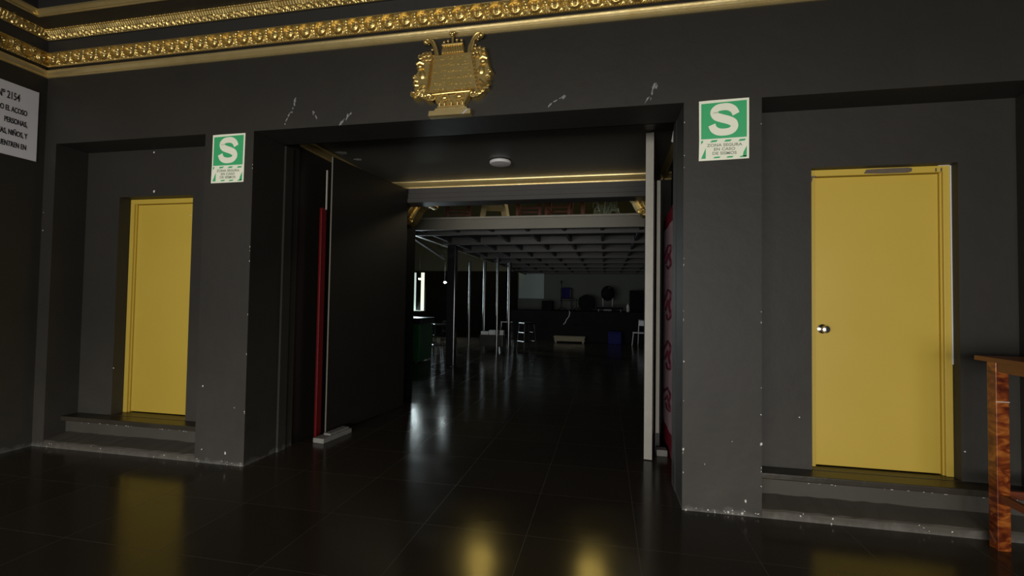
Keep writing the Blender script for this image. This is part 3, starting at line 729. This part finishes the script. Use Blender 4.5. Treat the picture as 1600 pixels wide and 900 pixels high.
# ------------------------------------------------------------------ tall wooden table at the right
t = empty('wooden_table', (2.09, -.10, 0))
tw, td, hh = .78, .58, 1.045
p = MB(); p.box(-.045, tw, -td, .055, hh-.026, hh, .004); p.build('table_top', M['topwood'], t)
p = MB(); p.box(.006, tw-.05, -.004, .022, hh-.082, hh-.026); p.box(.006, tw-.05, -td+.042, -td+.068, hh-.082, hh-.026); p.box(.004, .028, -td+.05, 0, hh-.082, hh-.026); p.box(tw-.075, tw-.05, -td+.05, 0, hh-.082, hh-.026)
p.build('apron', M['topwood'], t)
for x, y in ((.0, 0.0), (tw-.09, 0.0), (.0, -td+.05), (tw-.09, -td+.05)):
    p = MB(); p.box(x-.002, x+.060, y-.030, y+.030, 0, hh-.026, .004); p.build('leg', M['wood'], t)
p = MB(); p.box(.010, .036, -td+.08, -.03, .262, .302, .003); p.build('stretcher', M['topwood'], t)
p = MB(); p.box(.06, tw-.09, -.012, .012, .275, .318, .003); p.build('stretcher', M['redwood'], t)
s = MB(); s.box(-.003, .061, -.0315, -.0305, .80, .804); s.build('paint_scratch', M['chip'], t)
tag(t, 'tall orange-varnished wooden table at the right edge of the lobby', 'table')

# ================================================================== HALL
# gold scroll brackets on the piers
def bracket(name, x, sgn, label):
    t = empty(name, (x, 2.72, 2.396)); t.scale = (1, 1, .72); p = MB()
    # side profile of an S scroll in x,z, springing from the pier
    top = [(0, .29), (.10, .295), (.22, .290), (.33, .285), (.375, .262), (.385, .235), (.365, .205), (.33, .198), (.30, .215), (.285, .232), (.245, .220), (.20, .185), (.165, .13), (.14, .06), (.11, -.01), (.075, -.075), (.04, -.115), (.01, -.12), (0, -.10)]
    pts = [(sgn*a*.98, b_) for a, b_ in top]
    p.prism(pts, .10, -.10); p.build('bracket_body', G, t)
    p = MB()
    for y in (-.105,):
        def sc_(cx, cz, r, n0=0):
            q = [(sgn*(cx+r*(1-.8*i/20)*math.cos(n0+i*.45)), y-.008*i/20, cz+r*(1-.8*i/20)*math.sin(n0+i*.45)) for i in range(21)]; p.tube(q, .012, 8)
        sc_(.325, .235, .05); sc_(.215, .245, .045, 2); sc_(.06, -.045, .05, 3)
        for k_ in range(7):
            a = k_/6; cx, cz = .03+.12*a, -.02+.26*a
            p.tube([(sgn*(cx-.02), y, cz-.02), (sgn*(cx+.015), y-.022, cz+.01), (sgn*(cx+.03), y, cz+.05)], .013, 8)
        p.tube([(sgn*.03, y, .05), (sgn*.05, y-.02, .14), (sgn*.11, y-.02, .22), (sgn*.2, y, .26)], .016, 8)
        p.ball((sgn*.325, y-.01, .235), .022); p.ball((sgn*.06, y-.01, -.045), .020)
    p.build('acanthus_relief', G, t, smooth=True)
    return tag(t, label, 'bracket')
bracket('gold_bracket', -2.625, 1, 'gold acanthus bracket at the left end of the mezzanine front')
bracket('gold_bracket', .468, -1, 'gold acanthus bracket at the right end of the mezzanine front, beside the gate').location.z = 2.455

# mezzanine
MZ = 2.655; Y0 = 4.0; XM0, XM1 = -3.25, 4.4
t = empty('mezzanine', (0, Y0, 0), world=True)
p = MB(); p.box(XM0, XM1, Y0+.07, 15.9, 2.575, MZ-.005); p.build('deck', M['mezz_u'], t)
p = MB(); p.box(XM0, XM1, Y0, Y0+.07, 2.455, MZ-.03, .004); p.build('fascia', M['mezz'], t)
p = MB(); p.box(XM0, XM1, Y0-.025, Y0+.09, MZ-.032, MZ, .008); p.build('edge_nosing', M['edge'], t)
for y in (4.42, 5.75, 7.15, 8.65, 10.2, 11.8, 13.4, 14.9):
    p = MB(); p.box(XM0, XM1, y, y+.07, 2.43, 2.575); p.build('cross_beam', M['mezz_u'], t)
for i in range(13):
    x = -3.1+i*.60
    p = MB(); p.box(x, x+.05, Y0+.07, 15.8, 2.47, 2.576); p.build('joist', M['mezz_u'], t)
p = MB(); p.box(XM0-.05, XM0, Y0, 15.9, 2.43, MZ); p.build('side_beam', M['mezz'], t)
p = MB(); p.bar((-3.28, 4.3, 2.40), (-3.25, 5.9, 2.17), .05, .05); p.build('brace', M['mezz'], t)
tag(t, 'grey steel mezzanine with ribbed underside spanning the hall', 'mezzanine')

# things standing on the mezzanine, seen through the slot under the passage lintel
def plastic_stool(x, y, z, rz):
    t = empty('plastic_stool', (x, y, z), rz)
    p = MB(); p.box(-.17, .17, -.17, .17, .43, .455, .012); p.box(-.185, .185, -.185, .185, .30, .44, .01); p.build('seat', M['cream'], t)
    for a, b_ in ((-1, -1), (1, -1), (1, 1), (-1, 1)):
        p = MB(); p.bar((a*.165, b_*.165, .42), (a*.235, b_*.235, 0), .085, .05); p.build('leg', M['cream'], t)
    return tag(t, 'cream plastic stool on the mezzanine left of the red-brown chairs', 'stool')
plastic_stool(-1.98, 4.92, MZ+.002, .30)
def wooden_chair(x, y, z, rz, label):
    t = empty('wooden_chair', (x, y, z), rz)
    p = MB(); p.box(-.21, .21, -.21, .21, .42, .47, .012); p.build('seat', M['darkred'], t)
    for a, b_ in ((-1, -1), (1, -1), (1, 1), (-1, 1)):
        p = MB(); p.box(a*.19-.02, a*.19+.02, b_*.19-.02, b_*.19+.02, 0, .42 if b_ < 0 else .95); p.build('leg', M['redwood'], t)
    p = MB(); p.box(-.19, .19, -.20, -.18, .22, .25); p.box(-.19, .19, .18, .20, .22, .25); p.box(-.2, -.18, -.19, .19, .18, .21); p.box(.18, .2, -.19, .19, .18, .21); p.build('stretcher', M['redwood'], t)
    p = MB(); p.box(-.19, .19, .18, .20, .62, .70); p.box(-.19, .19, .18, .20, .82, .92, .005); p.build('backrest', M['redwood'], t)
    return tag(t, label, 'chair', 'wooden chairs on the mezzanine')
wooden_chair(-1.32, 4.75, MZ, .1, 'red-brown wooden chair on the mezzanine, just right of the cream stool')
wooden_chair(-.80, 4.75, MZ, -.05, 'red-brown wooden chair on the mezzanine, left of the dark wood post')
wooden_chair(-2.62, 4.80, MZ, .4, 'red-brown wooden chair on the mezzanine, between left gold bracket and cream stool')
p = MB(); p.box(-.42, -.36, 4.5, 4.56, MZ, MZ+.9); tag(p.build('wooden_post', M['redwood']), 'dark red wooden post on the mezzanine beside the carved foliage', 'post')
t = empty('foliage_ornament', (-.06, 4.55, MZ)); p = MB(); rnd = random.Random(5)
p.lathe((0, 0, 0), [(.10, 0), (.11, .03), (.06, .06), (.05, .10)], 20); p.build('pedestal', M['foliage'], t, smooth=True)
p = MB()
for i in range(34):
    a = rnd.uniform(0, 2*PI); r = rnd.uniform(.10, .26); z1 = rnd.uniform(.08, .34)
    c, s_ = math.cos(a), math.sin(a)
    p.tube([(c*.04, s_*.04, .03), (c*r*.6, s_*r*.5, z1), (c*r, s_*r*.7, z1*.9), (c*r*1.05, s_*r*.8, z1*.65)], .020, 7, .009)
p.build('leaves', M['foliage'], t, smooth=True)
tag(t, 'grey-green carved leaf ornament on the mezzanine left of the right bracket', 'ornament')
# pale green upper wall far behind
p = MB(); p.box(-7, 4.6, 15.8, 15.95, 3.6, 4.5); struct(p.build('trim_15', M['palegreen']))

# steel columns
def column(name, x, y, r, ztop, m, label, square=False):
    t = empty(name, (x, y, 0)); p = MB()
    if square: p.box(-r, r, -r, r, 0, ztop, .012)
    else: p.lathe((0, 0, 0), [(r, 0), (r, ztop)], 24)
    p.build('shaft', m, t, smooth=not square)
    p = MB(); p.lathe((0, 0, 0), [(r*1.7, 0), (r*1.7, .012), (r*1.1, .02)], 24); p.build('base_plate', m, t)
    return tag(t, label, 'column')
column('steel_column', -3.06, 5.85, .085, 2.428, M['column'], 'thick glossy dark column standing nearest in the hall, left of centre', True)
column('steel_tube', -2.62, 8.0, .028, 2.428, M['tube'], 'thin metal tube rising behind the white boxes, right of the thick column')
column('steel_tube', -3.37, 9.6, .045, 2.428, M['tube'], 'bright-edged metal tube left of the white boxes')
column('steel_tube', -2.72, 9.9, .050, 2.428, M['tube'], 'dark metal tube rightmost of the hall tubes')
column('steel_tube', -3.60, 8.9, .030, 2.428, M['tube'], 'slim metal tube halfway between thick column and bright-edged tube')
column('steel_tube', -3.95, 8.6, .035, 2.428, M['tube'], 'slim metal tube just right of the thick dark column')

# far hall window on the left (bright, reflected in the floor)
t = empty('window_1', (-7.2, 12.6, 0), world=True); struct(t)
p = MB(); p.box(-7.25, -6.34, 12.50, 12.70, 0.86, 0.92); p.box(-7.25, -7.12, 12.6, 12.7, .92, 2.35); p.box(-6.86, -6.82, 12.6, 12.7, .92, 2.35); p.box(-6.71, -6.54, 12.6, 12.7, .92, 2.35); p.box(-6.40, -6.34, 12.6, 12.7, .92, 2.35); p.box(-7.25, -6.34, 12.6, 12.7, 2.30, 2.36)
p.build('window_frame', M['hall'], t)
for a, b_ in ((-7.12, -6.86), (-6.82, -6.71)):
    p = MB(); p.box(a, b_, 12.64, 12.66, .92, 2.3); p.build('window_pane', M['pane'], t)
p = MB(); p.box(-6.54, -6.40, 12.64, 12.66, .92, 2.3); p.build('window_pane', M['pane2'], t)
p = MB(); p.box(-7.2, -6.36, 12.45, 12.62, .92, .94); p.build('window_sill', M['frame'], t)
# two amber glass lamps hanging in the upper hall (they show in the lobby floor)
for x, lab in ((-2.68, 'amber glass globe lamp hanging in the upper hall, left one'), (-.27, 'amber glass globe lamp hanging in the upper hall, right one')):
    t = empty('hanging_lamp', (x, 7.0, 4.45)); p = MB(); p.ball((0, 0, 0), .24, (1, 1, .9), 24); p.build('glass_globe', M['amber'], t, smooth=True)
    p = MB(); p.lathe((0, 0, .2), [(.09, 0), (.06, .05), (.012, .08), (.012, 2.33)], 16); p.build('stem', M['blk'], t); tag(t, lab, 'lamp')

# small lit bulbs
for x, y, z, lab in ((-4.66, 8.0, 1.85, 'lit white bulb hanging over the green bar'), (-3.98, 8.0, 1.765, 'lit white bulb hanging just left of the thick dark column')):
    t = empty('hanging_bulb', (x, y, z)); p = MB(); p.ball((0, 0, 0), .028, (1.3, 1, .8)); p.build('bulb', M['bulb'], t, smooth=True)
    p = MB(); p.tube([(0, 0, .02), (0, 0, .10)], .022, 10); p.tube([(0, 0, .1), (0, 0, 7.0-z)], .005, 6); p.build('cord', M['blk'], t)
    tag(t, lab, 'lamp')
# green bar
t = empty('green_bar', (-4.0, 6.3, 0)); p = MB(); p.box(-.42, .18, -.25, .45, .02, .80, .01); p.build('bar_front', M['barGreen'], t)
p = MB(); p.box(-.46, .22, -.29, .5, .80, .93, .01); p.build('bar_top', M['blk'], t)
tag(t, 'green-fronted bar counter with black top at the left of the hall', 'counter')
# metal bar stools
def bar_stool(x, y, rz, label):
    t = empty('metal_bar_stool', (x, y, 0), rz)
    p = MB(); p.box(-.17, .17, -.17, .17, .70, .735, .01); p.build('seat', M['tube'], t)
    for a, b_ in ((-1, -1), (1, -1), (1, 1), (-1, 1)):
        p = MB(); p.tube([(a*.15, b_*.15, .70), (a*.20, b_*.20, 0)], .013, 8); p.build('leg', M['tube'], t)
    for z in (.22, .46):
        q = .15+.05*(1-z/.7); p = MB()
        p.tube([(-q, -q, z), (q, -q, z), (q, q, z), (-q, q, z), (-q, -q, z)], .011, 8); p.build('foot_rail', M['tube'], t)
    return tag(t, label, 'stool', 'metal bar stools in the dark hall')
st_sp = [(-4.50, 8.2, .1, 'metal bar stool next to the green bar'), (-3.98, 7.75, .5, 'metal bar stool just left of the thick dark column'), (-4.30, 9.3, .2, 'metal bar stool behind the two nearest ones by the green bar'),
         (-2.85, 10.2, .3, 'metal bar stool behind the white boxes'), (-2.15, 9.6, .7, 'metal bar stool right of the white boxes')]
for a in st_sp: bar_stool(*a)
# trolley with white boxes
t = empty('service_trolley', (-2.95, 9.0, 0)); p = MB(); p.box(-.33, .30, -.2, .2, .12, .42, .01); p.build('body', M['blk'], t)
for a, b_ in ((-1, -1), (1, -1), (1, 1), (-1, 1)):
    p = MB(); p.box(a*.27-.02, a*.27+.02, b_*.17-.02, b_*.17+.02, 0, .13); p.build('leg', M['tube'], t)
tag(t, 'low black trolley carrying white boxes in the hall', 'trolley')
for x, w_, h_, lab in ((-3.16, .10, .06, 'small white box at the left end of the trolley'), (-2.93, .11, .10, 'larger white box in the middle of the trolley'), (-2.70, .05, .10, 'narrow white carton at the right end of the trolley')):
    p = MB(); p.box(-w_, w_, -.08, .08, 0, h_, .008); p.box(-w_-.006, w_+.006, -.086, .086, h_, h_+.018, .004); o = p.build('white_box', M['whiteplastic']); o.location = (x, 8.95, .42); tag(o, lab, 'box', 'white boxes on the trolley')

# stage and what stands on it
p = MB(); p.box(-3.4, 4.9, 13.0, 15.99, 0, 1.0); struct(p.build('trim_16', M['hall']))
p = MB(); p.box(-3.58, -2.52, 15.96, 15.99, 1.45, 2.57, .005); tag(p.build('projection_screen', M['screen']), 'pale screen on the hall back wall above the stage', 'screen')
p = MB(); p.box(-9, -3.62, 15.9, 15.99, 0, 2.575); struct(p.build('wall_hall_recess', M['hall']))
def amp(x, y, w_, h_, lab):
    t = empty('loudspeaker', (x, y, 1.0)); p = MB(); p.box(-w_, w_, -.2, .2, 0, h_, .02); p.build('cabinet', M['matte'], t)
    p = MB(); p.lathe((0, -.2, h_*.35), [(w_*.75, 0), (w_*.72, -.012), (w_*.3, -.002), (.02, -.01)], 20, 'y'); p.lathe((0, -.2, h_*.78), [(w_*.4, 0), (w_*.38, -.01), (.02, -.004)], 16, 'y'); p.build('speaker_cone', M['matte'], t)
    tag(t, lab, 'loudspeaker')
amp(1.06, 14.0, .24, .77, 'tall black loudspeaker at the right side of the stage')
amp(-2.1, 13.9, .2, .36, 'low black loudspeaker in front of the pale screen')
t = empty('water_bottle', (.76, 13.9, 1.0)); p = MB(); p.lathe((0, 0, 0), [(.05, 0), (.055, .02), (.055, .2), (.02, .26), (.02, .29)], 16); p.build('body', M['whiteplastic'], t, smooth=True)
tag(t, 'white bottle left of the tall loudspeaker on the stage', 'bottle')
# covered microphone and stand
def mic_stand(x, y, h, lab, bend=.25):
    t = empty('microphone_stand', (x, y, 1.0)); p = MB()
    for k_ in range(3): a = k_*2.1; p.tube([(0, 0, .12), (.26*math.cos(a), .26*math.sin(a), .01)], .012, 6)
    p.build('tripod', M['blk'], t); p = MB(); p.tube([(0, 0, .1), (0, 0, h)], .014, 8); p.tube([(0, 0, h*.9), (bend, -.1, h*1.08)], .010, 8); p.build('pole', M['blk'], t)
    p = MB(); p.ball((bend, -.1, h*1.08), .045); p.build('microphone', M['tube'], t, smooth=True); tag(t, lab, 'microphone stand')
mic_stand(-1.62, 14.1, .98, 'microphone stand with bright mic, right of the pale screen', .0)
mic_stand(-1.05, 13.7, .42, 'short microphone stand at the drums', .1)
# keyboard case on a stand with blue cloth
t = empty('padded_chair', (-1.50, 14.95, 1.0), .2); p = MB(); p.box(-.22, .22, -.22, .22, .38, .46, .02); p.build('seat', M['blk'], t)
p = MB(); p.box(-.22, .22, .17, .24, .46, .86, .03); p.build('backrest', M['blk'], t)
for a, b_ in ((-1, -1), (1, -1), (1, 1), (-1, 1)): p = MB(); p.tube([(a*.19, b_*.19, .38), (a*.21, b_*.21, 0)], .014, 6); p.build('leg', M['tube'], t)
tag(t, 'black padded chair on the stage behind the bright microphone', 'chair')
p = MB(); p.box(-.17, .15, .15, .17, .44, .88, .008); p.box(-.17, .15, .24, .26, .60, .88, .008); p.box(-.17, .15, .15, .26, .865, .885, .008); o = p.build('blue_cloth', M['blue']); o.location = (-1.50, 14.95, 1.0); o.rotation_euler = (0, 0, .2)
tag(o, 'blue cloth hanging over the back of the stage chair', 'cloth')
t = empty('bass_drum', (-.69, 14.0, 1.0)); p = MB(); p.lathe((0, .15, .30), [(.29, -.3), (.30, -.29), (.30, -.02), (.29, 0)], 32, 'y'); p.build('shell', M['matte'], t, smooth=True)
p = MB(); p.lathe((0, .15, .30), [(.27, -.303), (.02, -.306)], 32, 'y'); p.build('drum_head', M['matte'], t)
for q in (-1, 1): p = MB(); p.tube([(q*.27, 0, .18), (q*.34, -.05, 0)], .012, 6); p.build('spur', M['tube'], t)
tag(t, 'black bass drum lying on its side mid stage', 'drum')
t = empty('stage_light', (.05, 14.2, 1.0)); p = MB(); p.box(-.16, .16, -.14, .14, 0, .14, .02); p.build('base', M['blk'], t)
p = MB(); p.bar((-.16, 0, .12), (-.18, 0, .6), .04); p.bar((.16, 0, .12), (.18, 0, .6), .04); p.build('yoke', M['blk'], t)
p = MB(); p.ball((0, 0, .66), .24, (1, .9, 1.15), 20); p.build('head', M['matte'], t, smooth=True)
p = MB(); p.ball((.06, -.16, .86), .045); p.build('lens', M['tube'], t, smooth=True)
tag(t, 'round-headed black stage light on the stage, left of the tall loudspeaker', 'stage light')
t = empty('mixing_desk', (.12, 13.6, 1.0)); p = MB()
for a in (-.38, .38): p.bar((a, -.15, 0), (a, .15, 0), .03); p.bar((a, 0, 0), (a, 0, .10), .03)
p.build('feet', M['blk'], t); p = MB(); p.box(-.46, .46, -.18, .18, .09, .17, .01); p.build('console', M['matte'], t)
p = MB()
for i in range(14): p.box(-.40+i*.06, -.385+i*.06, -.12, -.10, .17, .19)
p.build('faders', M['mezz'], t); tag(t, 'dark mixing desk at the front edge of the stage', 'mixer')
p = MB(); p.tube([(-1.24, 12.97, 1.01), (-1.22, 12.95, .95), (-1.25, 12.94, .82), (-1.33, 12.94, .72), (-1.38, 12.96, .60), (-1.44, 12.94, .55)], .012, 8); tag(p.build('cable', M['whiteplastic']), 'pale cable hanging over the front of the stage', 'cable')
# on the floor before the stage
t = empty('plywood_bench', (-1.15, 12.2, 0)); p = MB(); p.box(-.52, .50, -.16, .16, .17, .21, .005); p.build('bench_top', M['tan'], t)
p = MB(); p.box(-.50, .48, -.16, -.13, .05, .17); p.build('bench_skirt', M['tan'], t)
for a in (-.45, .43): p = MB(); p.box(a-.03, a+.03, -.12, .12, 0, .17); p.build('leg', M['tan'], t)
tag(t, 'low tan plywood bench before the stage', 'bench')
t = empty('blue_crate', (.28, 12.2, 0)); p = MB(); p.box(-.20, .20, -.18, .18, 0, .36, .02); p.build('crate_body', M['blue'], t)
p = MB(); p.box(-.21, .21, -.19, .19, .36, .40, .01); p.build('rim', M['blue'], t); tag(t, 'dark blue crate right of the plywood bench', 'crate')
t = empty('white_chair', (1.09, 12.0, 0), -.5); p = MB(); p.box(-.2, .2, -.2, .2, .38, .41, .01); p.build('seat', M['whiteplastic'], t)
for a, b_ in ((-1, -1), (1, -1), (1, 1), (-1, 1)): p = MB(); p.tube([(a*.18, b_*.18, .38), (a*.21, b_*.21, 0)], .014, 6); p.build('leg', M['whiteplastic'], t)
p = MB(); p.tube([(-.18, .18, .4), (-.18, .22, .78), (.18, .22, .78), (.18, .18, .4)], .014, 8); p.box(-.17, .17, .19, .22, .6, .76, .005); p.build('backrest', M['whiteplastic'], t)
tag(t, 'white chair on the hall floor, partly behind the right gate edge', 'chair')
